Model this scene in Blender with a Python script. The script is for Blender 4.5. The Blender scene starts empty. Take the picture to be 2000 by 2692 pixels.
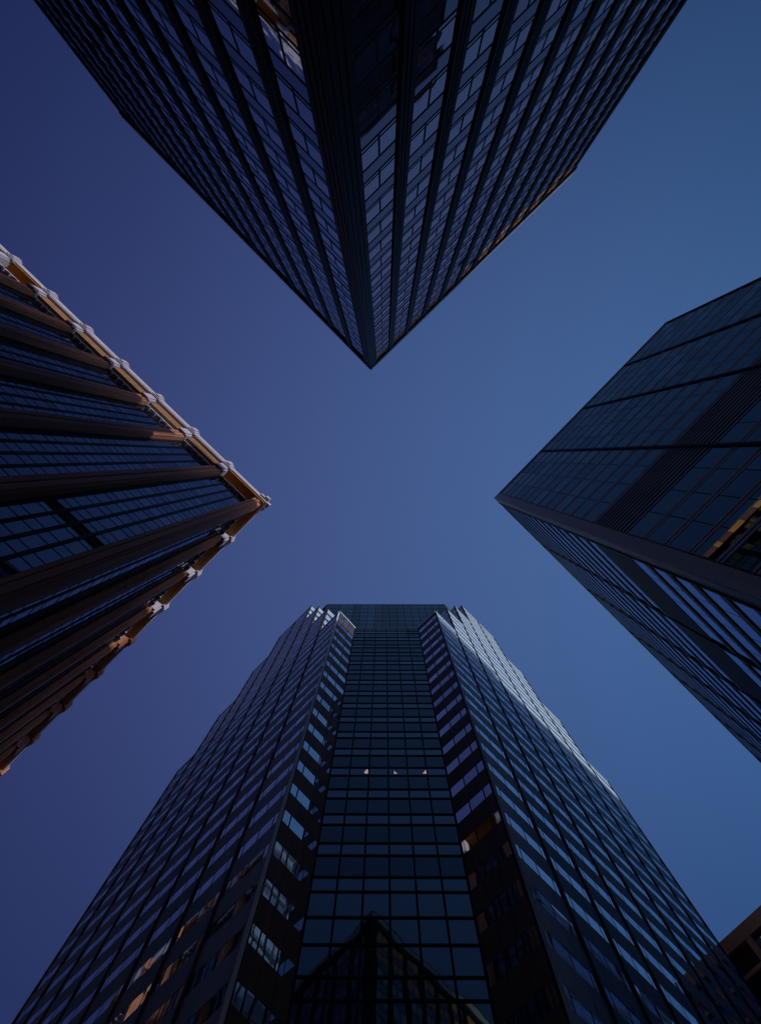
import bpy, math, random
from mathutils import Vector, Matrix
random.seed(7)
C = bpy.context.scene.collection
S = bpy.context.scene
R2 = math.sqrt(0.5)
E = 1.6                       # eye height above the pavement

# ------------------------------------------------------------------ camera
W0, H0, F0 = 2000.0, 2692.0, 1800.0
up = Vector((10.0, 147.0, -F0)).normalized()          # world up seen from the camera
ax = Vector((1, 0, 0)); ax = (ax - ax.dot(up) * up).normalized()
ay = up.cross(ax)
M3 = Matrix((ax, ay, up))
cam = bpy.data.objects.new("camera", bpy.data.cameras.new("camera"))
C.objects.link(cam)
cam.matrix_world = Matrix.Translation((0, 0, E)) @ M3.to_4x4()
cam.data.sensor_fit = 'HORIZONTAL'; cam.data.sensor_width = 36.0
cam.data.lens = F0 / W0 * 36.0
cam.data.clip_start = 0.1; cam.data.clip_end = 6000
S.camera = cam
MI = M3.transposed()
def project(p):
    q = MI @ (Vector(p) - Vector((0, 0, E)))
    if q.z > -0.05: return None
    return (W0 / 2 + F0 * q.x / -q.z, H0 / 2 - F0 * q.y / -q.z)

# ------------------------------------------------------------------ light
SUN_EL = 7.0
GLOW = (6.2, 3.4, 2.3)
SKY_TINT = ((.83, .49, .788, -7.8, .74), (.49, 1.33, .713, -6.9, .741), (.87, .85, .614, -5.7, .973))   # r, g, b in stops: constant, x, y, 1-z, xy
SUN_H = Vector((0.88, -0.475)).normalized()           # towards the sun, in plan
SUN = Vector((SUN_H.x * math.cos(math.radians(SUN_EL)), SUN_H.y * math.cos(math.radians(SUN_EL)), math.sin(math.radians(SUN_EL))))
sl = bpy.data.lights.new("sun", 'SUN'); sl.energy = 3.2; sl.angle = math.radians(0.5); sl.color = (1.0, 0.90, 0.82)
so = bpy.data.objects.new("sun", sl); C.objects.link(so)
so.rotation_euler = SUN.to_track_quat('Z', 'Y').to_euler(); so.location = (60, -60, 150)

w = bpy.data.worlds.new("World"); S.world = w; w.use_nodes = True
nt = w.node_tree; N = nt.nodes; L = nt.links; N.clear()
out = N.new("ShaderNodeOutputWorld"); bg = N.new("ShaderNodeBackground")
sky = N.new("ShaderNodeTexSky"); sky.sky_type = 'NISHITA'; sky.sun_disc = False
sky.sun_elevation = math.radians(SUN_EL); sky.sun_rotation = math.atan2(SUN_H.x, SUN_H.y)
sky.air_density = 1.0; sky.dust_density = 0.3; sky.ozone_density = 3.0
bg.inputs["Strength"].default_value = 0.15
# evening tint of the open sky: violet away from the sun, cyan-blue towards it, deeper away from the zenith
tc = N.new("ShaderNodeTexCoord")
sp = N.new("ShaderNodeSeparateXYZ"); L.new(tc.outputs["Generated"], sp.inputs[0])
lo = N.new("ShaderNodeMapRange"); lo.inputs["From Min"].default_value = 1.0; lo.inputs["From Max"].default_value = 0.70
lo.inputs["To Min"].default_value = 0.0; lo.inputs["To Max"].default_value = 0.30; lo.interpolation_type = 'LINEAR'
L.new(sp.outputs["Z"], lo.inputs["Value"])
xy = N.new("ShaderNodeMath"); xy.operation = 'MULTIPLY'; L.new(sp.outputs["X"], xy.inputs[0]); L.new(sp.outputs["Y"], xy.inputs[1])
dv = N.new("ShaderNodeCombineXYZ"); L.new(sp.outputs["X"], dv.inputs[0]); L.new(sp.outputs["Y"], dv.inputs[1]); L.new(lo.outputs[0], dv.inputs[2])
cc = N.new("ShaderNodeCombineColor")
for i, (c0, vx, vy, vz, vxy) in enumerate(SKY_TINT):
    dn = N.new("ShaderNodeVectorMath"); dn.operation = 'DOT_PRODUCT'; dn.inputs[1].default_value = (vx, vy, vz); L.new(dv.outputs[0], dn.inputs[0])
    an = N.new("ShaderNodeMath"); an.operation = 'ADD'; an.inputs[1].default_value = c0; L.new(dn.outputs["Value"], an.inputs[0])
    ma = N.new("ShaderNodeMath"); ma.operation = 'MULTIPLY_ADD'; ma.inputs[1].default_value = vxy; L.new(xy.outputs[0], ma.inputs[0]); L.new(an.outputs[0], ma.inputs[2])
    cn = N.new("ShaderNodeMath"); cn.operation = 'POWER'; cn.inputs[0].default_value = 2.0; L.new(ma.outputs[0], cn.inputs[1])
    L.new(cn.outputs[0], cc.inputs[i])
m1 = N.new("ShaderNodeMix"); m1.data_type = 'RGBA'; m1.blend_type = 'MULTIPLY'; m1.inputs["Factor"].default_value = 1; m1.clamp_result = False
L.new(sky.outputs[0], m1.inputs["A"]); L.new(cc.outputs[0], m1.inputs["B"])
# sunset glow low in the sky round the sun (below anything the photo shows directly)
gd = N.new("ShaderNodeVectorMath"); gd.operation = 'DOT_PRODUCT'; gd.inputs[1].default_value = (SUN_H.x, SUN_H.y, 0); L.new(tc.outputs["Generated"], gd.inputs[0])
g1 = N.new("ShaderNodeMapRange"); g1.interpolation_type = 'SMOOTHSTEP'; g1.inputs["To Min"].default_value = 0.11; g1.inputs["From Min"].default_value = 0.50; g1.inputs["From Max"].default_value = 0.95; L.new(gd.outputs["Value"], g1.inputs["Value"])
g2 = N.new("ShaderNodeMapRange"); g2.interpolation_type = 'SMOOTHSTEP'; g2.inputs["From Min"].default_value = 0.62; g2.inputs["From Max"].default_value = 0.15; L.new(sp.outputs["Z"], g2.inputs["Value"])
gm = N.new("ShaderNodeMath"); gm.operation = 'MULTIPLY'; L.new(g1.outputs[0], gm.inputs[0]); L.new(g2.outputs[0], gm.inputs[1])
gc = N.new("ShaderNodeMix"); gc.data_type = 'RGBA'; gc.inputs["A"].default_value = (0, 0, 0, 1); gc.inputs["B"].default_value = (*GLOW, 1); gc.clamp_result = False; L.new(gm.outputs[0], gc.inputs["Factor"])
m2 = N.new("ShaderNodeMix"); m2.data_type = 'RGBA'; m2.blend_type = 'ADD'; m2.inputs["Factor"].default_value = 1; m2.clamp_result = False
L.new(m1.outputs["Result"], m2.inputs["A"]); L.new(gc.outputs["Result"], m2.inputs["B"])
L.new(m2.outputs["Result"], bg.inputs["Color"]); L.new(bg.outputs[0], out.inputs["Surface"])

S.view_settings.view_transform = 'Standard'; S.view_settings.look = 'None'
S.view_settings.exposure = 0.0; S.view_settings.gamma = 1.0
S.render.engine = 'CYCLES'

# ------------------------------------------------------------------ materials
def glass(name, tint, k, b, ior, base, bump=0.0, scale=0.35, rough=0.02, var=0.30):
    """coated facade glass: dark body under a tinted, Fresnel weighted mirror with slightly wavy panes"""
    m = bpy.data.materials.new(name); m.use_nodes = True
    n = m.node_tree.nodes; l = m.node_tree.links; n.clear()
    o = n.new("ShaderNodeOutputMaterial"); mix = n.new("ShaderNodeMixShader")
    d = n.new("ShaderNodeBsdfDiffuse"); g = n.new("ShaderNodeBsdfGlossy"); g.inputs["Roughness"].default_value = rough
    d.inputs["Color"].default_value = (*base, 1)
    f = n.new("ShaderNodeFresnel"); f.inputs["IOR"].default_value = ior
    ma = n.new("ShaderNodeMath"); ma.operation = 'MULTIPLY_ADD'; ma.inputs[1].default_value = k; ma.inputs[2].default_value = b; ma.use_clamp = True
    l.new(f.outputs[0], ma.inputs[0]); l.new(ma.outputs[0], mix.inputs[0])
    geo = n.new("ShaderNodeNewGeometry")
    rm = n.new("ShaderNodeMapRange"); rm.inputs["To Min"].default_value = 1 - var; rm.inputs["To Max"].default_value = 1.0
    tco = n.new("ShaderNodeTexCoord")
    wn = n.new("ShaderNodeTexNoise"); wn.inputs["Scale"].default_value = 0.9; wn.inputs["Detail"].default_value = 1.0
    l.new(tco.outputs["Object"], wn.inputs["Vector"])
    ad = n.new("ShaderNodeMath"); ad.operation = 'MULTIPLY'
    l.new(geo.outputs["Random Per Island"], ad.inputs[0]); ad.inputs[1].default_value = 1.0
    l.new(ad.outputs[0], rm.inputs["Value"])
    mc = n.new("ShaderNodeMix"); mc.data_type = 'RGBA'; mc.blend_type = 'MULTIPLY'; mc.inputs["Factor"].default_value = 1
    mc.inputs["A"].default_value = (*tint, 1); l.new(rm.outputs[0], mc.inputs["B"]); l.new(mc.outputs["Result"], g.inputs["Color"])
    if bump:
        t = n.new("ShaderNodeTexNoise"); t.inputs["Scale"].default_value = scale; t.inputs["Detail"].default_value = 1.5
        l.new(tco.outputs["Object"], t.inputs["Vector"])
        bp = n.new("ShaderNodeBump"); bp.inputs["Strength"].default_value = 1.0; bp.inputs["Distance"].default_value = bump
        l.new(t.outputs[0], bp.inputs["Height"]); l.new(bp.outputs[0], g.inputs["Normal"])
    l.new(d.outputs[0], mix.inputs[1]); l.new(g.outputs[0], mix.inputs[2]); l.new(mix.outputs[0], o.inputs["Surface"])
    return m

def stone(name, c1, c2, rough=0.7, scale=2.0, joint=0.0, spec=0.3, metal=0.0):
    """mottled stone or metal; joint = height of a course in metres (0: none)"""
    m = bpy.data.materials.new(name); m.use_nodes = True
    n = m.node_tree.nodes; l = m.node_tree.links; p = n["Principled BSDF"]
    tco = n.new("ShaderNodeTexCoord")
    t = n.new("ShaderNodeTexNoise"); t.inputs["Scale"].default_value = scale; t.inputs["Detail"].default_value = 6; t.inputs["Roughness"].default_value = 0.7
    st = n.new("ShaderNodeMapping"); st.inputs["Scale"].default_value = (1, 1, 0.06)
    l.new(tco.outputs["Object"], st.inputs[0]); l.new(st.outputs[0], t.inputs["Vector"])
    r = n.new("ShaderNodeValToRGB"); r.color_ramp.elements[0].position = 0.33; r.color_ramp.elements[1].position = 0.68
    r.color_ramp.elements[0].color = (*c1, 1); r.color_ramp.elements[1].color = (*c2, 1)
    l.new(t.outputs[0], r.inputs[0]); col = r.outputs[0]
    if joint:
        s = n.new("ShaderNodeSeparateXYZ"); l.new(tco.outputs["Object"], s.inputs[0])
        dv = n.new("ShaderNodeMath"); dv.operation = 'DIVIDE'; dv.inputs[1].default_value = joint; l.new(s.outputs["Z"], dv.inputs[0])
        fr = n.new("ShaderNodeMath"); fr.operation = 'FRACT'; l.new(dv.outputs[0], fr.inputs[0])
        lt = n.new("ShaderNodeMath"); lt.operation = 'LESS_THAN'; lt.inputs[1].default_value = 0.035 / joint * 1.3; l.new(fr.outputs[0], lt.inputs[0])
        mj = n.new("ShaderNodeMix"); mj.data_type = 'RGBA'; l.new(lt.outputs[0], mj.inputs["Factor"]); l.new(col, mj.inputs["A"])
        mj.inputs["B"].default_value = (c1[0] * .35, c1[1] * .35, c1[2] * .35, 1); col = mj.outputs["Result"]
    l.new(col, p.inputs["Base Color"])
    p.inputs["Roughness"].default_value = rough; p.inputs["Specular IOR Level"].default_value = spec; p.inputs["Metallic"].default_value = metal
    return m

def glow(name, col, strength):
    m = bpy.data.materials.new(name); m.use_nodes = True
    n = m.node_tree.nodes; l = m.node_tree.links; p = n["Principled BSDF"]
    tco = n.new("ShaderNodeTexCoord"); t = n.new("ShaderNodeTexNoise"); t.inputs["Scale"].default_value = 1.3
    l.new(tco.outputs["Object"], t.inputs["Vector"])
    r = n.new("ShaderNodeMapRange"); r.inputs["From Min"].default_value = .3; r.inputs["From Max"].default_value = .7
    r.inputs["To Min"].default_value = strength * .75; r.inputs["To Max"].default_value = strength
    l.new(t.outputs[0], r.inputs["Value"]); l.new(r.outputs[0], p.inputs["Emission Strength"])
    p.inputs["Emission Color"].default_value = (*col, 1); p.inputs["Base Color"].default_value = (.02, .02, .02, 1); p.inputs["Roughness"].default_value = .4
    return m

MT = {}
MT['black_metal'] = stone("black metal", (.006, .006, .008), (.014, .013, .014), .5, 1.2, 0, .06)
MT['bronze'] = stone("dark bronze", (.020, .013, .009), (.036, .023, .015), .5, 1.5, 0, .06)
MT['core'] = stone("unlit interior", (.006, .006, .008), (.012, .012, .014), .8, .5)
MT['t_glass'] = glass("blue tower glass", (.74, .80, .90), .82, .34, 1.7, (.008, .010, .016), .022, .45)
MT['t_glass_mauve'] = glass("mauve tower glass", (.95, .66, .70), .76, .32, 1.65, (.010, .009, .012), .026, .45)  # right face: the lighter horizon it reflects is put into the tint
MT['t_spandrel'] = glass("blue spandrel glass", (.66, .73, .86), .74, .24, 1.65, (.008, .010, .016), .008, .3)
MT['t_spandrel_mauve'] = glass("mauve spandrel glass", (.80, .58, .65), .70, .22, 1.6, (.010, .009, .012), .008, .3)  # reflected horizon tone put into this tint too
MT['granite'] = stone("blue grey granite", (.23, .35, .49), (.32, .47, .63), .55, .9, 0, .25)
MT['granite_shaded'] = stone("shade-darkened brown granite", (.040, .032, .034), (.085, .066, .064), .5, .9, 0, .15)  # brown granite with the shade of the return walls put into its colour
MT['t_glass_sun'] = glass("mauve glass with painted sun tone", (.82, .66, .74), .45, .06, 1.55, (.66, .34, .16), .004, .3)  # tan body colour paints the sun's warm band on the top floors
MT['b_glass'] = glass("ribbon window glass", (.90, .93, .96), .5, .62, 1.8, (.01, .012, .018), .010, .3)
MT['b_glass_sun'] = glass("ribbon window glass with painted sun tone", (.94, .97, 1.0), .5, .58, 1.7, (.34, .46, .58), .008, .3)  # pale body colour paints the sunlit look of the right face
MT['strip_glass'] = glass("teal curtainwall glass", (.56, .72, .68), .78, .28, 1.6, (.006, .012, .014), .012, .25, var=.36)
MT['strip_dark'] = glass("dark teal spandrel glass", (.45, .58, .55), .65, .20, 1.6, (.006, .012, .014), .012, .25, var=.36)
MT['brown'] = stone("brown granite", (.20, .092, .062), (.38, .19, .13), .6, 1.2, 2.6, .15)
MT['pale'] = stone("sunlit-painted stone", (.28, .275, .385), (.33, .325, .44), .65, .5, 0, .15)  # paler copy of the brown granite, sunlight put into the colour
MT['attic'] = stone("tan attic stone", (.22, .125, .08), (.32, .19, .125), .65, 1.5, 0, .15)
MT['l_glass'] = glass("slate glass", (.54, .60, .76), .80, .22, 1.6, (.007, .010, .014), .012, .25)
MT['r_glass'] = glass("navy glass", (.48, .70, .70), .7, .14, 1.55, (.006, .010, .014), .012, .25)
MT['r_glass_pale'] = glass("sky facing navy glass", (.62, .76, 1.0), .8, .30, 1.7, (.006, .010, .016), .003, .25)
MT['fin'] = stone("grey metal fin", (.19, .235, .29), (.27, .33, .40), .45, 1.0, 0, .3, .1)
MT['ochre'] = stone("ochre glow paint", (.38, .20, .06), (.50, .27, .09), .8, 1.0, 0, .1)  # orange glow of bounced sun put into the colour
MT['rim'] = stone("pale metal coping", (.40, .42, .46), (.50, .52, .56), .5, 1.0, 0, .3)
MT['louvre'] = stone("navy louvre blade", (.20, .29, .40), (.27, .38, .50), .5, 1.0, 0, .2)
MT['panel'] = stone("grey metal panel", (.20, .28, .34), (.27, .36, .43), .5, .8, 3.5, .3)
MT['beige'] = stone("beige concrete", (.72, .38, .17), (.86, .48, .23), .8, 1.0)
MT['roof'] = stone("roof gravel", (.10, .10, .11), (.2, .2, .21), .9, 4)
MT['asphalt'] = stone("asphalt", (.035, .035, .038), (.06, .06, .062), .85, 6)
MT['paving'] = stone("concrete paving", (.18, .17, .16), (.28, .27, .26), .85, 1.5)
MT['paint'] = stone("white road paint", (.6, .6, .58), (.8, .8, .78), .8, 6)
MT['lamp_hi'] = glow("bright amber ceiling light", (1.0, .45, .09), .11)
MT['lamp_lo'] = glow("dim amber ceiling light", (1.0, .40, .15), .03)
MT['spark'] = glow("pale ceiling lamp", (1.0, .66, .52), .45)

# ------------------------------------------------------------------ mesh helpers
class MB:
    def __init__(s): s.v = []; s.f = []
    def quadbox(s, P, flip):
        b = len(s.v); s.v += P
        for q in ((3, 2, 1, 0), (4, 5, 6, 7), (0, 1, 5, 4), (1, 2, 6, 5), (2, 3, 7, 6), (3, 0, 4, 7)):
            q = [b + i for i in q]
            s.f.append(q[::-1] if flip else q)
    def box(s, fr, s0, s1, d0, d1, z0, z1, tilt=0.0):
        P, u, n = fr
        def pt(a, d, z): return (P[0] + u[0] * a + n[0] * d, P[1] + u[1] * a + n[1] * d, z)
        t = [random.uniform(-tilt, tilt) for _ in range(3)] if tilt else (0, 0, 0)
        # outer corners lean as one plane, so the pane stays flat
        e = (d1 - t[0] - t[1], d1 + t[0] - t[1], d1 + t[0] + t[1], d1 - t[0] + t[1])
        s.quadbox([pt(s0, d0, z0), pt(s1, d0, z0), pt(s1, e[1], z0), pt(s0, e[0], z0),
                   pt(s0, d0, z1), pt(s1, d0, z1), pt(s1, e[2], z1), pt(s0, e[3], z1)],
                  u[0] * n[1] - u[1] * n[0] < 0)
    def slope(s, fr, s0, s1, d0, db, dt, z0, z1):
        """box whose outer face leans from depth db at the foot to dt at the top"""
        p = lambda a, d, z: fpt(fr, a, d, z)
        P, u, n = fr
        s.quadbox([p(s0, d0, z0), p(s1, d0, z0), p(s1, db, z0), p(s0, db, z0), p(s0, d0, z1), p(s1, d0, z1), p(s1, dt, z1), p(s0, dt, z1)], u[0] * n[1] - u[1] * n[0] < 0)
    def prism(s, poly, z0, z1):
        a = sum(poly[i][0] * poly[(i + 1) % len(poly)][1] - poly[(i + 1) % len(poly)][0] * poly[i][1] for i in range(len(poly)))
        if a < 0: poly = poly[::-1]
        b = len(s.v); k = len(poly)
        s.v += [(x, y, z0) for x, y in poly] + [(x, y, z1) for x, y in poly]
        s.f.append([b + i for i in range(k)][::-1]); s.f.append([b + k + i for i in range(k)])
        for i in range(k):
            j = (i + 1) % k; s.f.append([b + i, b + j, b + k + j, b + k + i])
    def build(s, name, mat, parent=None, kind=None):
        m = bpy.data.meshes.new(name); 
        o = parent.matrix_world.translation if parent else Vector((0, 0, 0))
        m.from_pydata(s.v, [], s.f); m.update()
        m.materials.append(mat)
        ob = bpy.data.objects.new(name, m); C.objects.link(ob)
        if parent:
            ob.parent = parent; ob.matrix_parent_inverse = Matrix.Translation(-ORG[root_of(parent)])
        if kind: ob["kind"] = kind
        return ob
ORG = {}
def root_of(o):
    while o.parent: o = o.parent
    return o.name
def thing(name, label, cat, loc, group=None):
    o = bpy.data.objects.new(name, None); C.objects.link(o); o.location = loc
    o.empty_display_size = 2
    o["label"] = label; o["category"] = cat
    if group: o["group"] = group
    ORG[o.name] = Vector(loc)
    return o
def tag(o, label, cat, group=None):
    o["label"] = label; o["category"] = cat
    if group: o["group"] = group
def sub(name, mb, mat, parent_ob):
    """a sub-part: child of a part mesh whose own data are in world coordinates"""
    ob = mb.build(name, mat); ob.parent = parent_ob
    return ob
def frame(P, Q, inward):
    """face frame from P to Q, outward normal turned away from the point 'inward'"""
    u = (Q[0] - P[0], Q[1] - P[1]); ln = math.hypot(*u); u = (u[0] / ln, u[1] / ln)
    n = (u[1], -u[0])
    if (inward[0] - P[0]) * n[0] + (inward[1] - P[1]) * n[1] > 0: n = (-n[0], -n[1])
    return (P, u, n), ln
def fpt(fr, s, d, z=None):
    P, u, n = fr; x, y = P[0] + u[0] * s + n[0] * d, P[1] + u[1] * s + n[1] * d
    return (x, y) if z is None else (x, y, z)
def area(fr, s0, s1, d, z0, z1):
    pts = [project(fpt(fr, a, d, z)) for a, z in ((s0, z0), (s1, z0), (s1, z1), (s0, z1))]
    if None in pts: return 0
    cx = sum(p[0] for p in pts) / 4; cy = sum(p[1] for p in pts) / 4
    if not (-20 < cx < W0 + 20 and -20 < cy < H0 + 20): return 0
    n = fr[2]
    if (0 - fr[0][0]) * n[0] + (0 - fr[0][1]) * n[1] < d: return 0
    return abs(sum(pts[i][0] * pts[(i + 1) % 4][1] - pts[(i + 1) % 4][0] * pts[i][1] for i in range(4))) / 2
def emit(root, name, units, mat, limit=100, subname=None, submat=None):
    """units: (area, [box args of the part], [box args of its sub-part]); the largest become parts of their own"""
    units = sorted(units, key=lambda t: -t[0]); rest, rsub = MB(), MB()
    many = len(units) > limit
    for i, un in enumerate(units):
        if i < limit and un[0] > 0:
            b = MB()
            for a in un[1]: b.box(*a)
            o = b.build(name, mat, root)
            if len(un) > 2 and un[2]:
                q = MB()
                for a in un[2]: q.box(*a)
                sub(subname, q, submat, o)
        else:
            for a in un[1]: rest.box(*a)
            for a in (un[2] if len(un) > 2 else ()): rsub.box(*a)
    if rest.v:
        o = rest.build(name, mat, root, 'stuff')
        if rsub.v: sub(subname, rsub, submat, o)["kind"] = 'stuff'

# ------------------------------------------------------------------ ground
g = MB(); g.prism([(-1500, -1500), (1500, -1500), (1500, 1500), (-1500, 1500)], -0.5, 0.0)
o = g.build("road", MT['asphalt']); o["kind"] = "structure"
def block(corner, sx, sy, size, name="pavement"):
    """a city block's pavement: square with its near corner at 'corner', running away along the two street directions"""
    a = (corner[0], corner[1]); du = (sx[0] * size, sx[1] * size); dv = (sy[0] * size, sy[1] * size)
    b = MB(); b.prism([a, (a[0] + du[0], a[1] + du[1]), (a[0] + du[0] + dv[0], a[1] + du[1] + dv[1]), (a[0] + dv[0], a[1] + dv[1])], 0.0, 0.14)
    o = b.build(name, MT['paving']); o["kind"] = "structure"
block((-1.8, -9.0), (-R2, -R2), (R2, -R2), 120)
block((-16.0, 7.2), (-R2, -R2), (-R2, R2), 120)
block((13.8, 6.2), (R2, R2), (R2, -R2), 120)
block((0.5, 13.5), (R2, R2), (-R2, R2), 120)
cz = MB()
for i in range(7):
    cz.box(((-9.5, -0.5), (R2, R2), (-R2, R2)), -3.2 + i * 1.0, -2.7 + i * 1.0, 0, 3.0, .0, .004)
o = cz.build("crosswalk", MT['paint']); o["kind"] = "structure"

# ------------------------------------------------------------------ black glass tower (top of the picture)
TH = 95.0 + E; TIP = (-1.84, -11.85); TFL = 3.57
TR = (25.1, -37.7); TL = (-34.5, -44.7); TC = (0, -60)
T = thing("glass_skyscraper", "black framed tower of blue glass with bold dark piers, at the top of the photo", "skyscraper", (TIP[0], TIP[1], 0))
P_IN = 0.13                                     # glass lies this far behind the face of the piers
frR, lnR = frame(TIP, TR, TC); frL, lnL = frame(TIP, TL, TC)
back = (TR[0] + TL[0] - TIP[0], TR[1] + TL[1] - TIP[1])
def inset(poly, d):
    n = len(poly); res = []
    cx = sum(p[0] for p in poly) / n; cy = sum(p[1] for p in poly) / n
    lines = []
    for i in range(n):
        p, q = poly[i], poly[(i + 1) % n]; ux, uy = q[0] - p[0], q[1] - p[1]; l = math.hypot(ux, uy); nx, ny = uy / l, -ux / l
        if (cx - p[0]) * nx + (cy - p[1]) * ny < 0: nx, ny = -nx, -ny
        lines.append((nx, ny, nx * p[0] + ny * p[1] + d))
    for i in range(n):
        a1, b1, c1 = lines[i - 1]; a2, b2, c2 = lines[i]; D = a1 * b2 - a2 * b1
        res.append(((c1 * b2 - c2 * b1) / D, (a1 * c2 - a2 * c1) / D))
    return res
tpoly = [TIP, TR, back, TL]
b = MB(); b.prism(inset(tpoly, P_IN + .08), 0.14, TH - 2.1); b.build("wall", MT['core'], T)
b = MB(); b.prism(inset(tpoly, -.10), TH - 2.1, TH - 1.0); b.build("parapet", MT['black_metal'], T)
b = MB(); b.prism(inset(tpoly, -.13), TH - 1.0, TH); rf = b.build("roof", MT['rim'], T)
b = MB(); b.prism(inset(tpoly, 12), TH, TH + 16.5); sub("roof_blocker_back", b, MT['black_metal'], rf)  # unseen box added to shade the left tower
b = MB(); b.box(frR, 4.6, 36.0, -11.0, -5.1, TH, 105.4 + E); sub("roof_blocker", b, MT['black_metal'], rf)  # second unseen box, added to keep sun off the left tower
b = MB()
for fr in (frR, frL):
    b.box(fr, 0.02, 1.22, -1.22, 0.0, .14, TH - 2.1)
for fr, w_ in ((frR, 1), (frL, 1)):
    for s in (.30, .62, .94): b.box(fr, s - .05, s + .05, 0.0, .03, .14, TH - 2.1)
b.build("corner_pier", MT['black_metal'], T)
win, spd, frm, sun_win = {0: [], 1: []}, {0: [], 1: []}, MB(), []
zb0 = (TH - 2.1) - 26 * TFL
for fi, (fr, ln, first, pitch) in enumerate(((frR, lnR, 3.88, 3.04), (frL, lnL, 3.93, 3.50))):
    k = 0; left = 1.24; s = first
    while True:
        last = s + pitch * .6 > ln
        sc = ln - .4 if last else s
        pr = MB(); pr.box(fr, sc - .40, sc + .40, -P_IN - .07, 0, .14, TH - 2.1); pr.box(fr, sc - .16, sc - .08, 0, .025, .14, TH - 2.1); pr.box(fr, sc + .08, sc + .16, 0, .025, .14, TH - 2.1)
        pr.build("pier", MT['black_metal'], T)
        right = sc - .42; mid = (left + right) / 2; d0, d1 = -P_IN - .07, -P_IN
        for f in range(26):
            z = zb0 + f * TFL
            if z < 14: continue
            A = lambda z0, z1: area(fr, left, right, d1, z0, z1)
            spd[fi].append((A(z + .14, z + 1.40), [(fr, left, right, d0, d1, z + .14, z + 1.40, .002)]))
            dark = random.random() < .006
            (sun_win if f >= 24 and fi == 0 else win[fi]).append((A(z + 1.5, z + 3.5), [(fr, left, mid - .05, d0, d1, z + 1.52, z + 1.78, .001), (fr, mid + .05, right, d0, d1, z + 1.52, z + 1.78, .001),
                       (fr, left, mid - .05, d0, d1, z + 1.86, z + 3.54, .002)] + ([] if dark else [(fr, mid + .05, right, d0, d1, z + 1.86, z + 3.54, .002)]),
                       [(fr, mid - .05, mid + .05, d0, d1 + .02, z + 1.52, z + 3.56)]))
            frm.box(fr, left, right, d0, d1 + .02, z - .02, z + .14)
            frm.box(fr, left, right, d0, d1 + .018, z + 1.39, z + 1.52)
            frm.box(fr, left, mid - .06, d0, d1 + .015, z + 1.775, z + 1.865); frm.box(fr, mid + .06, right, d0, d1 + .015, z + 1.775, z + 1.865)
        if last: break
        left = s + .42; s += pitch
frm.build("transom_grid", MT['bronze'], T)
emit(T, "window", win[0], MT['t_glass_mauve'], 60, "mullion", MT['bronze'])
emit(T, "window", win[1], MT['t_glass'], 40, "mullion", MT['bronze'])
emit(T, "suntone_window", sun_win, MT['t_glass_sun'], 60, "mullion", MT['bronze'])
emit(T, "spandrel_panel", spd[0], MT['t_spandrel_mauve'], 60)
emit(T, "spandrel_panel", spd[1], MT['t_spandrel'], 40)

# ------------------------------------------------------------------ stepped granite tower (bottom of the picture)
Hk = {4: 108.1 + E, 3: 124.5 + E, 2: 140.8 + E, 1: 156.0 + E}
YL = [24.93, 28.2, 31.4, 34.65, 38.2, 41.86, 45.2, 48.5, 51.4]
YR = [24.9, 28.17, 31.34, 34.5, 38.2, 42.0, 45.7, 49.5, 53.2]
cL, cR = 17.77, 16.70
PL = [(cL - y, y) for y in YL]; PR = [(y - cR, y) for y in YR]
JL, JR = (-4.70, 27.6), (5.42, 27.6)
B = thing("granite_skyscraper", "stepped grey granite tower with ribbon windows and a central teal glass bay, bottom centre", "skyscraper", (.4, 27.6, 0))
BIN = (0, 60)
BZ = 41.24 + E; BF = 3.96
def add(p, v, t): return (p[0] + v[0] * t, p[1] + v[1] * t)
IL, IR = (R2, R2), (-R2, R2)                    # inward directions of the two wings
body = MB()
body.prism([JL, JR, PR[0], PR[8], add(PR[8], IR, 26), add(PL[8], IL, 26), PL[8], PL[0]], .14, Hk[4])
rof = MB(); rof.prism(inset([JL, JR, PR[0], PR[8], add(PR[8], IR, 26), add(PL[8], IL, 26), PL[8], PL[0]], .6), Hk[4], Hk[4] + .03)
for lv, (i, j) in {3: (1, 7), 2: (2, 6), 1: (3, 5)}.items():
    z0 = Hk[lv + 1]
    for PP, I in ((PL, IL), (PR, IR)):
        body.prism([PP[i], PP[j], add(PP[j], I, 10 - lv), add(PP[i], I, 10 - lv)], z0, Hk[lv])
        rof.prism(inset([PP[i], PP[j], add(PP[j], I, 10 - lv), add(PP[i], I, 10 - lv)], .4), Hk[lv], Hk[lv] + .03)
body.build("wall", MT['core'], B)
rof.build("roof", MT['roof'], B)
# crown slab set back above the glass bay
SH = 165.0 + E; SY = 36.15
slab = MB(); slab.prism([(-14.0, SY), (14.75, SY), (18.6, SY + 3.8), (18.6, 56), (-17.8, 56), (-17.8, SY + 3.8)], Hk[4], SH)
cro = slab.build("crown", MT['core'], B)
fS, lS = frame((-14.0, SY), (14.75, SY), BIN)
npan = 17; pw = lS / npan
z = SH
for r in range(14):
    h = 2.4 if r % 2 == 0 else 1.5
    q = MB()
    for k in range(npan): q.box(fS, k * pw + .05, (k + 1) * pw - .05, 0, .06, z - h + .06, z - .06, .004)
    if r % 2 == 0: sub("spandrel_band", q, MT['strip_dark'], cro)
    else: sub("window_band", q, MT['strip_glass'], cro)
    z -= h
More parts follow.
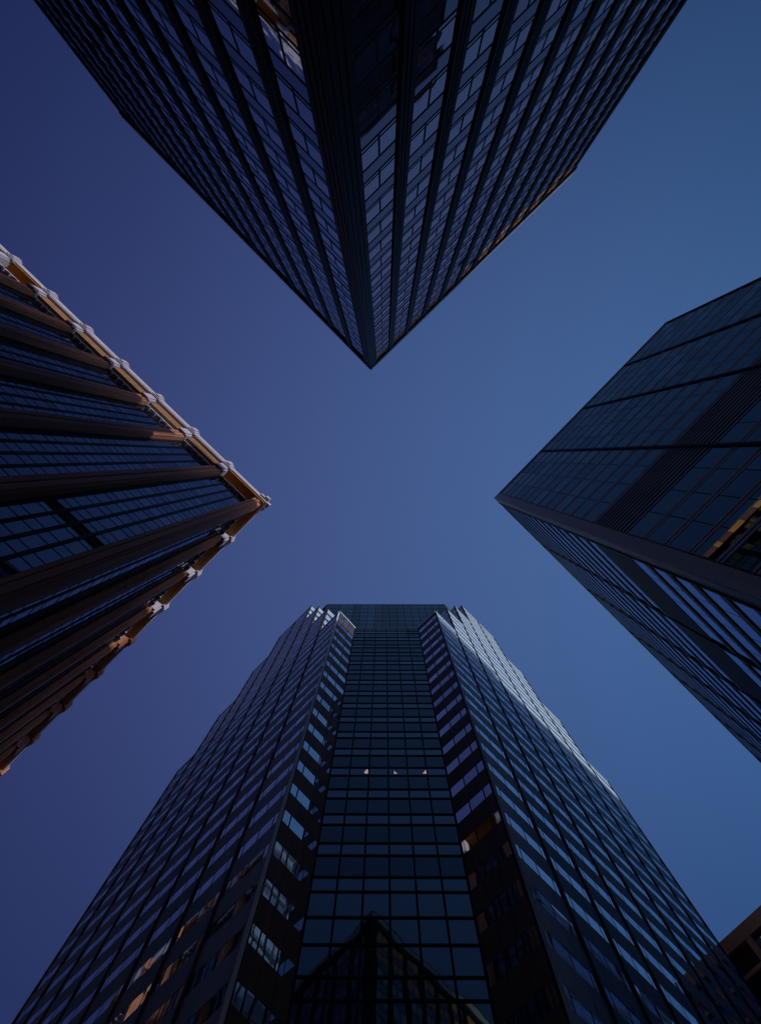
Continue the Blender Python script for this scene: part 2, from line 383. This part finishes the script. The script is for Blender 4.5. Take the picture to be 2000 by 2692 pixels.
# glass bay
fB, lB = frame(JL, JR, BIN)
pane_hi, pane_lo, grid = [], [], MB()
rows = []
zz = BZ
while zz < Hk[4] - .4:                          # vision band (short) then spandrel (tall)
    rows.append((zz, min(zz + 1.52, Hk[4]), 1)); rows.append((zz + 1.52, min(zz + BF, Hk[4]), 0)); zz += BF
rows += [(38.82 + E, BZ, 0), (36.52 + E, 38.82 + E, 0), (34.12 + E, 36.52 + E, 0), (32.55 + E, 34.12 + E, 1)]
zz = 32.55 + E
for i in range(5): rows += [(zz - 2.44, zz, 0), (zz - 3.96, zz - 2.44, 1)]; zz -= 3.96
pw = lB / 6
for z0, z1, v in rows:
    if z1 - z0 < .3: continue
    for k in range(6):
        u_ = (area(fB, k * pw, (k + 1) * pw, .06, z0, z1), [(fB, k * pw + .07, (k + 1) * pw - .07, 0, .06, z0 + .09, z1 - .09, .0015)])
        (pane_hi if v or z0 < 41 + E else pane_lo).append(u_)
    grid.box(fB, 0, lB, 0, .13, z0 - .07, z0 + .07)
for k in range(7): grid.box(fB, max(0, k * pw - .06), min(lB, k * pw + .06), 0, .16, 10, Hk[4])
emit(B, "bay_window", pane_hi, MT['strip_glass'], 100)
emit(B, "bay_spandrel", pane_lo, MT['strip_dark'], 100)
grid.build("bay_mullion_grid", MT['black_metal'], B)
# return faces and the two long stepped faces
win, spd = [], []
spd_shaded = []
win_sun = []
def granite_bay(fr, s0, s1, zlo, ztop, cuts, spd, win=win):
    """one bay: granite spandrels with a ribbon of panes in every storey"""
    f = 0; z = BZ - 8 * BF
    while z < ztop + .01:
        a, b_ = z, z + 1.52                     # window band
        c, d = z + 1.52, min(z + BF, ztop)      # granite
        if d > zlo + .3 and d - max(c, zlo) > .2:
            c2 = max(c, zlo)
            np_ = 3 if s1 - s0 > 3 else 1
            for i in range(np_):
                x0, x1 = s0 + i * (s1 - s0) / np_ + .022, s0 + (i + 1) * (s1 - s0) / np_ - .022
                spd.append((area(fr, x0, x1, .06, c2, d), [(fr, x0, x1, 0, .062 + random.uniform(-.004, .004), c2, d)]))
        if a >= zlo - .05 and b_ <= ztop:
            bx = [(fr, s0 + cuts[i] * (s1 - s0) + .06, s0 + cuts[i + 1] * (s1 - s0) - .06, 0, .045, a + .04, b_ - .04, .002) for i in range(len(cuts) - 1)]
            win.append((area(fr, s0, s1, .05, a, b_), bx))
        z += BF
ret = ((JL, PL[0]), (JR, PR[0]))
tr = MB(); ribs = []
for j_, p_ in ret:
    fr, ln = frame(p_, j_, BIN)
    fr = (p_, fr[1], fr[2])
    granite_bay(fr, 0.12, ln - .10, 8, Hk[4], [0, .20, .60, 1.0], spd_shaded)
for PP, I in ((PL, IL), (PR, IR)):
    for k in range(8):
        fr, ln = frame(PP[k], PP[k + 1], BIN)
        lv = 4 - min(k, 7 - k, 3)
        granite_bay(fr, .12, ln - .12, 8, Hk[lv], [0, .17, .5, .83, 1.0] if k else [0, .15, .5, .85, 1.0], spd, win_sun if PP is PR else win)
    for k in range(9):                          # dark joints between bays
        a = PP[max(0, k - 1)]; fr, ln = frame(PP[k], PP[k + 1] if k < 8 else PP[7], BIN)
        lv = 4 - min(max(0, min(k, 8 - k)), 3)
        rb = MB()
        if k in (0, 8): rb.box(fr, 0.0, .14, -.1, .17, .14, Hk[4])
        else: rb.box(fr, -.13, .13, -.1, .16, .14, Hk[lv] + .05)
        rb.build("rib", MT['bronze'] if k else MT['granite'], B)
    for lv, (i, j) in {3: (1, 7), 2: (2, 6), 1: (3, 5)}.items():   # cheeks of the steps
        for a, dirn in ((PP[i], I), (PP[j], I)):
            fr, ln = frame(a, add(a, dirn, 10 - lv), add(PP[4], I, 5))
            granite_bay(fr, .05, 3.6, Hk[lv + 1], Hk[lv], [0, .2, .6, 1.0], spd); granite_bay(fr, 3.6, ln, Hk[lv + 1], Hk[lv], [0, .5, 1.0], spd)
emit(B, "window", win, MT['b_glass'], 55)
emit(B, "window", win_sun, MT['b_glass_sun'], 45)
emit(B, "spandrel", spd, MT['granite'], 60)
emit(B, "spandrel", spd_shaded, MT['granite_shaded'], 40)
for j_, p_ in ret:
    fr, ln = frame(p_, j_, BIN); cp = MB(); cp.box(fr, 0, ln, 0, .16, Hk[4] - .5, Hk[4] + .12); cp.build("coping", MT['granite'], B)
for PP in (PL, PR):
    for k in range(8):
        fr, ln = frame(PP[k], PP[k + 1], BIN); lv = 4 - min(k, 7 - k, 3); cp = MB(); cp.box(fr, .14, ln - .14, 0, .13, Hk[lv] - .45, Hk[lv] + .1); cp.build("coping", MT['granite'], B)
def wedge(fr, pts, d0, d1):
    m = MB(); n = len(pts)
    m.v = [fpt(fr, s_, d0, z_) for s_, z_ in pts] + [fpt(fr, s_, d1, z_) for s_, z_ in pts]
    m.f = [list(range(n))[::-1], list(range(n, 2 * n))] + [[i, (i + 1) % n, n + (i + 1) % n, n + i] for i in range(n)]
    return m
for s0, sh in ((2.95, ((0, .3), (.18, 1.0), (.34, .95), (.36, .1), (.12, 0))), (5.55, ((0, 0), (.02, .7), (.14, .35), (.30, .05))), (8.05, ((0, .1), (.30, .9), (.42, .75), (.40, 0)))):
    wedge(fB, [(s0 + a_, 57.45 + E + b_ * .8) for a_, b_ in sh], .064, .075).build("ceiling_lamp", MT['spark'], B)

# ------------------------------------------------------------------ brown granite tower (left)
LH = 112.0 + E; LC = (-18.9, 7.5); LFL = 4.0
Lt = thing("stone_skyscraper", "brown granite tower with ribbed pilasters and a crown painted as sunlit stone, at the left edge", "skyscraper", (LC[0], LC[1], 0))
LUq = (LC[0] - 62.0, LC[1] - 60.4); LLq = (LC[0] - 58.0, LC[1] + 58.2); LIN = (-90, 5)
fU, lU = frame(LC, LUq, LIN); fD, lD = frame(LC, LLq, LIN)
WD = -1.45                                       # window plane behind the crown's outer edge
lpoly = [LC, LUq, (LUq[0] + LLq[0] - LC[0], LUq[1] + LLq[1] - LC[1]), LLq]
b = MB(); b.prism(inset(lpoly, -WD + .08), .14, LH - 6.2); b.prism(inset(lpoly, 4.6), LH - 6.2, LH - 2.25); b.build("wall", MT['core'], Lt)
b = MB(); b.prism(inset(lpoly, -WD + .02), LH - 6.19, LH - 6.05); b.prism(inset(lpoly, 4.5), LH - 6.04, LH - 2.6); b.build("loggia_bounce", MT['ochre'], Lt)  # unseen floor and back wall added to bounce warm sun onto the soffit
b = MB(); b.prism(inset(lpoly, 0.0), LH - 2.2, LH); rfL = b.build("roof", MT['pale'], Lt)
b = MB(); b.prism(inset(lpoly, .25), LH - 2.5, LH - 2.202); sub("soffit", b, MT['ochre'], rfL)
win, grd = [], MB()
PIT = {0: 7.76, 1: 7.9}
for fi, (fr, ln) in enumerate(((fU, lU), (fD, lD))):
    pit = PIT[fi]; nb = int((ln - 2.4) / pit)
    for k in range(nb + 1):
        sc = 1.0 + k * pit if k else .55
        hw = .80 if k else 1.3
        if k: 
            dp = (-.26, -.36)[fi]; p = MB(); p.box(fr, sc - hw, sc + hw, WD - .05, -.50 + dp, .14, LH - 6.0)
            p.box(fr, sc - .60, sc - .10, -.50 + dp, -.30 + dp, .14, LH - 6.6); p.box(fr, sc + .14, sc + .62, -.50 + dp, -.36 + dp, .14, LH - 6.6)
            pl = p.build("pilaster", MT['brown'], Lt)
            c = MB(); zt = LH
            j = random.uniform(-.15, .15)
            zl = LH - 6.3 + j
            c.box(fr, sc - .88, sc + .88, WD - .05, -.40, zl, LH - .03)
            c.box(fr, sc - .62, sc + .62, -.40, -.14, zl - .5, LH + .10)
            c.box(fr, sc - 1.05, sc + 1.05, -.30, .06, LH - 2.9, LH - .06)
            c.box(fr, sc - .72, sc + .72, .06, .22, LH - 2.6, LH + .16)
            c.box(fr, sc - .36, sc + .36, .22, .40, LH - 2.2, LH + .30)
            sub("capital", c, MT['pale' if fi == 0 or k < 4 else 'brown'], pl)
        if k == nb: continue
        s0 = (sc + hw if k else 2.0) + .22; s1 = 1.0 + (k + 1) * pit - .90 - .22
        cw = (s1 - s0) / 4
        # storeys
        z = LH - 6.4 - 24 * LFL
        for f in range(24):
            z0 = z + f * LFL
            for cidx in range(4):
                a0, a1 = s0 + cidx * cw + .16, s0 + (cidx + 1) * cw - .16
                darkrow = (k == 0 and fi == 0 and f == 10)
                bx = [(fr, a0, a1, WD - .04, WD, z0 + .08, z0 + (1.5 if not darkrow else .8), .0015), (fr, a0, a1, WD - .04, WD, z0 + (1.66 if not darkrow else 2.9), z0 + 3.92, .002)]
                for b1 in bx: win.append((area(fr, a0, a1, WD, b1[5], b1[6]), [b1]))
            grd.box(fr, s0, s1, WD - .05, WD + .02, z0 - .06, z0 + .06); grd.box(fr, s0, s1, WD - .05, WD + .02, z0 + 1.53, z0 + 1.63)
        for cidx in range(5):
            a = s0 + cidx * cw; grd.box(fr, a - .15, a + .15, WD - .05, WD + .06, .14, LH - 6.4)
        # attic
        e0, e1 = (sc + hw if k else 2.0), 1.0 + (k + 1) * pit - 1.05
        at = MB(); at.box(fr, e0, e1, WD - .05, WD + .30, LH - 6.4, LH - 5.75); 
        nd = 5
        for i in range(nd):
            x = e0 + (i + .5) * (e1 - e0) / nd; at.box(fr, x - .28, x + .28, WD + .0, WD + .42, LH - 6.85, LH - 6.42)
        at.build("frieze", MT['pale'], Lt)
        if fi == 0 and k not in (0, 6):
            pn = MB()
            for (h0, h1, dd) in ((5.7, 4.85, -.62), (4.77, 3.9, -.56), (3.82, 2.85, -.50)):
                nn = 3
                for i in range(nn):
                    x0 = e0 + i * (e1 - e0) / nn; x1 = e0 + (i + 1) * (e1 - e0) / nn
                    pn.box(fr, x0 + .015, x1 - .015, WD - .03, dd, LH - h0, LH - h1)
            pn.box(fr, e0, e1, WD - .03, -.75, LH - 5.74, LH - 2.51)
            pn.build("attic_panel", MT['attic'], Lt)
            md = MB(); md.box(fr, e0 + .12, e1 - .12, -.50, -.03, LH - 2.98, LH - 2.52); md.build("moulding", MT['pale'], Lt)
# corner pilaster with ribs on both sides
p = MB()
p.prism([fpt(fU, 2.0, -.75), fpt(fU, 2.0, -2.5), fpt(fD, 2.6, -2.5), fpt(fD, 2.6, -.75), fpt(fU, .75, -.75)], .14, LH - 2.51)
for fr, L_ in ((fU, ((.95, 1.45, -.5), (1.6, 1.9, -.62))), (fD, ((.9, 1.5, -.45), (1.7, 2.3, -.58)))):
    for a, c_, d in L_: p.box(fr, a, c_, -.75, d, .14, LH - 2.52)
cpil = p.build("corner_pilaster", MT['brown'], Lt)
c = MB()
for fr in (fU, fD):
    c.box(fr, .9, 1.7, .002, .3, LH - 1.5, LH - .2); c.box(fr, .1, .9, .002, .55, LH - 1.3, LH + .3)
sub("capital", c, MT['pale'], cpil)
grd.build("mullion_grid", MT['black_metal'], Lt)
emit(Lt, "window", win, MT['l_glass'], 100)

# ------------------------------------------------------------------ dark navy glass tower (right)
RS = 0.90
RH = 115.0 * RS + E; RC = (18.46 * RS, 7.0 * RS); RFq = (46.2 * RS, -21.9 * RS); RLq = (84.5 * RS, 72.0 * RS); RFL = 3.87 * RS
Rt = thing("navy_skyscraper", "dark navy glass tower with thin horizontal fins and a louvred band, at the right edge", "skyscraper", (RC[0], RC[1], 0))
RIN = (90, 20)
fA, lA = frame(RC, RFq, RIN); fZ, lZ = frame(RC, RLq, RIN)
rpoly = [RC, RFq, (RFq[0] + RLq[0] - RC[0], RFq[1] + RLq[1] - RC[1]), RLq]
b = MB(); b.prism(inset(rpoly, .20), .14, RH - .5); b.build("wall", MT['core'], Rt)
b = MB(); b.prism(inset(rpoly, -.03), RH - .5, RH); b.build("roof", MT['fin'], Rt)
LV0, LV1 = 54.5 * RS + E, 63.0 * RS + E
floors = []
z = LV1
while z < RH - 1.2: floors.append((z, min(z + RFL, RH - .5))); z += RFL
z = LV0
while z > 12: floors.append((z - RFL, z)); z -= RFL
winA, winZ = [], []
fins = []
nmod = {0: 4, 1: 9}
for fi, (fr, ln, win) in enumerate(((fA, lA, winA), (fZ, lZ, winZ))):
    mod = (ln - 1.15) / nmod[fi] if fi == 0 else 9.32
    for z0, z1 in floors:
        fb = MB(); ff = 1.15
        dd = -.075 if fi == 0 else -.02
        fb.box(fr, ff, ln, -.2, dd, z0 + .02, z0 + .32); fb.box(fr, ff, ln, -.2, dd, z0 + .50, z0 + .80)
        fins.append((area(fr, ff, ln, 0, z0, z0 + .8) , fb))
        if z1 - z0 < 1.5: continue
        for k in range(nmod[fi]):
            pw_ = mod / 4
            for i in range(4):
                a0 = 1.15 + k * mod + i * pw_; a1 = a0 + pw_
                if a1 > ln + .01: continue
                win.append((area(fr, a0, a1, -.14, z0 + .85, z1), [(fr, a0 + .035, a1 - .035, -.19, -.10, z0 + .83, z1 - .01, .002)]))
    for k in range(1, nmod[fi] + (1 if fi == 0 else 0)):
        a = 1.15 + k * mod - (0.12 if (fi == 0 and k == 4) else 0)
        if a > ln: break
        r = MB(); r.box(fr, a - .11, a + .11, -.2, .05, .14, RH - .5); r.build("rib", MT['black_metal'], Rt)
    lo = MB(); n = 11
    for i in range(n):
        zc = LV0 + (i + .5) * (LV1 - LV0) / n
        lo.box(fr, 1.15, ln, -.2, -.06, zc - .17, zc + .08)
    lo.build("louvre", MT['louvre'], Rt)
    # corner pilaster, one leaf on each face
    cpn = MB(); cpn.box(fr, .10 if fi else 0.0, 1.0, -.25, .05 if fi == 0 else .02, .14, RH - .5)
    cpn.build("corner_panel", MT['panel'], Rt)
    rv = MB(); rv.box(fr, 1.0, 1.14, -.2, -.02 if fi == 0 else .12, .14, RH - .5); rv.build("reveal", MT['bronze'], Rt)
for a, fb in fins: fb.build("fin", MT['fin'], Rt)
MT['glint_strip'] = stone("mauve glint paint", (.22, .20, .24), (.34, .31, .36), .9, 3)  # for strips that paint pale reflections on the upper glass
pw_ = (lA - 1.15) / 16
for f_, i_, off, wd in ((-1, 9, .5, .5), (-1, 11, 1.2, .7), (-1, 12, .6, .4), (-1, 14, .9, .9), (-2, 10, 1.4, .5), (-2, 12, .3, .8), (-2, 13, 1.5, .5), (-2, 15, .8, .6), (-3, 11, .7, .6), (-3, 14, .4, .5)):
    zt_ = RH - .5 + f_ * RFL + 3.0; cu = MB(); x = 1.15 + i_ * pw_ + off; cu.box(fA, x, x + wd, -.099, -.082, zt_ - 1.1, zt_); cu.build("glint_strip", MT['glint_strip'], Rt)
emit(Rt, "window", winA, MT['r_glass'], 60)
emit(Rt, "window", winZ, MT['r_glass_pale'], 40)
x = 1.25
for ln_, hi in ((.75, 0), (.42, 1), (.7, 0), (.95, 1), (.9, 0), (.6, 1), (1.3, 0), (.9, 1), (1.6, 0), (1.2, 1), (1.8, 0)):
    lw = MB(); lw.box(fA, x, x + ln_ - .06, -.099, -.075, 36.85 + E, 37.45 + E)
    lw.build("lit_window", MT['lamp_hi' if hi else 'lamp_lo'], Rt); x += ln_

# ------------------------------------------------------------------ beige building, lower right corner
BH = 84.0 + E
fx = lambda sm, df: ((sm - df) / 2, (sm + df) / 2)
Q0, Q1 = fx(107, 3), fx(107, 44)
Br = thing("beige_building", "beige concrete block with a square window grid, peeping out at the lower right corner", "building", (Q0[0], Q0[1], 0))
BI = (80, 100)
fQ, lQ = frame(Q0, Q1, BI)
b = MB(); b.prism([Q0, Q1, add(Q1, (R2, R2), 26), add(Q0, (R2, R2), 26)], .14, BH - 2.2); b.build("wall", MT['core'], Br)
b = MB(); b.prism([add(Q0, (-R2, -R2), .6), add(Q1, (-R2, -R2), .6), add(Q1, (R2, R2), 26), add(Q0, (R2, R2), 26)], BH - 2.2, BH); b.build("parapet", MT['beige'], Br)
b = MB(); b.prism([add(Q0, (R2, R2), .6), add(Q1, (R2, R2), .6), add(Q1, (R2, R2), 25), add(Q0, (R2, R2), 25)], BH, BH + .05); b.build("roof", MT['roof'], Br)
nb = 7; pw = lQ / nb; win = []
for k in range(nb + 1):
    s = min(max(k * pw, .45), lQ - .45); p = MB(); p.box(fQ, s - .4, s + .4, 0, .55, .14, BH - 2.2); p.build("pier", MT['beige'], Br)
z = BH - 2.2
bm_ = MB()
while z > 8:
    bm_.box(fQ, 0, lQ, 0, .42, z - 4.1, z - 3.5)
    for k in range(nb):
        win.append((area(fQ, k * pw, (k + 1) * pw, .05, z - 3.5, z), [(fQ, k * pw + .5, (k + .5) * pw - .03, 0, .06, z - 3.45, z - .05, .004), (fQ, (k + .5) * pw + .03, (k + 1) * pw - .5, 0, .06, z - 3.45, z - .05, .004)]))
    z -= 4.1
bm_.build("floor_beam", MT['beige'], Br)
emit(Br, "window", win, MT['l_glass'], 40)

# ------------------------------------------------------------------ added sun blockers outside the frame, sized to put the streets in shade
q_ = Vector((-SUN_H.y, SUN_H.x)); tn = math.tan(math.radians(SUN_EL)); D = 230
for i, (q0, q1, h, lab) in enumerate(((-95, -21.7, 107.2, "added sun blocker beyond the black framed tower, out of sight"), (-21.7, -16.2, 84.0, "narrow added sun blocker in the gap, out of sight"),
                       (-16.2, 6.5, 110, "added sun blocker at the far end of the street, out of sight"), (6.5, 15, 124, "slim tall added sun blocker, out of sight"), (15, 38, 104.5, "broad added sun blocker behind the navy glass tower, out of sight"), (38, 50, 101, "square added sun blocker right of the broad one, out of sight"), (50, 120, 98.5, "long added sun blocker furthest right, out of sight"))):
    hh = h + E + D * tn
    c0 = SUN_H * D
    poly = [c0 + q_ * q0, c0 + q_ * q1, c0 + q_ * q1 + SUN_H * 25, c0 + q_ * q0 + SUN_H * 25]
    poly = [(p.x, p.y) for p in poly]
    n_ = thing("sun_blocker", lab, "building", (c0.x, c0.y, 0), None)
    b = MB(); b.prism(poly, .0, hh); b.build("wall", MT['paving'], n_)
    fr, ln = frame(poly[0], poly[1], (c0.x * 1.3, c0.y * 1.3)); wb = MB(); z = 6
    while z < hh - 3: wb.box(fr, .3, ln - .3, 0, .06, z, z + 1.8); z += 3.8
    wb.build("window_band", MT['l_glass'], n_)
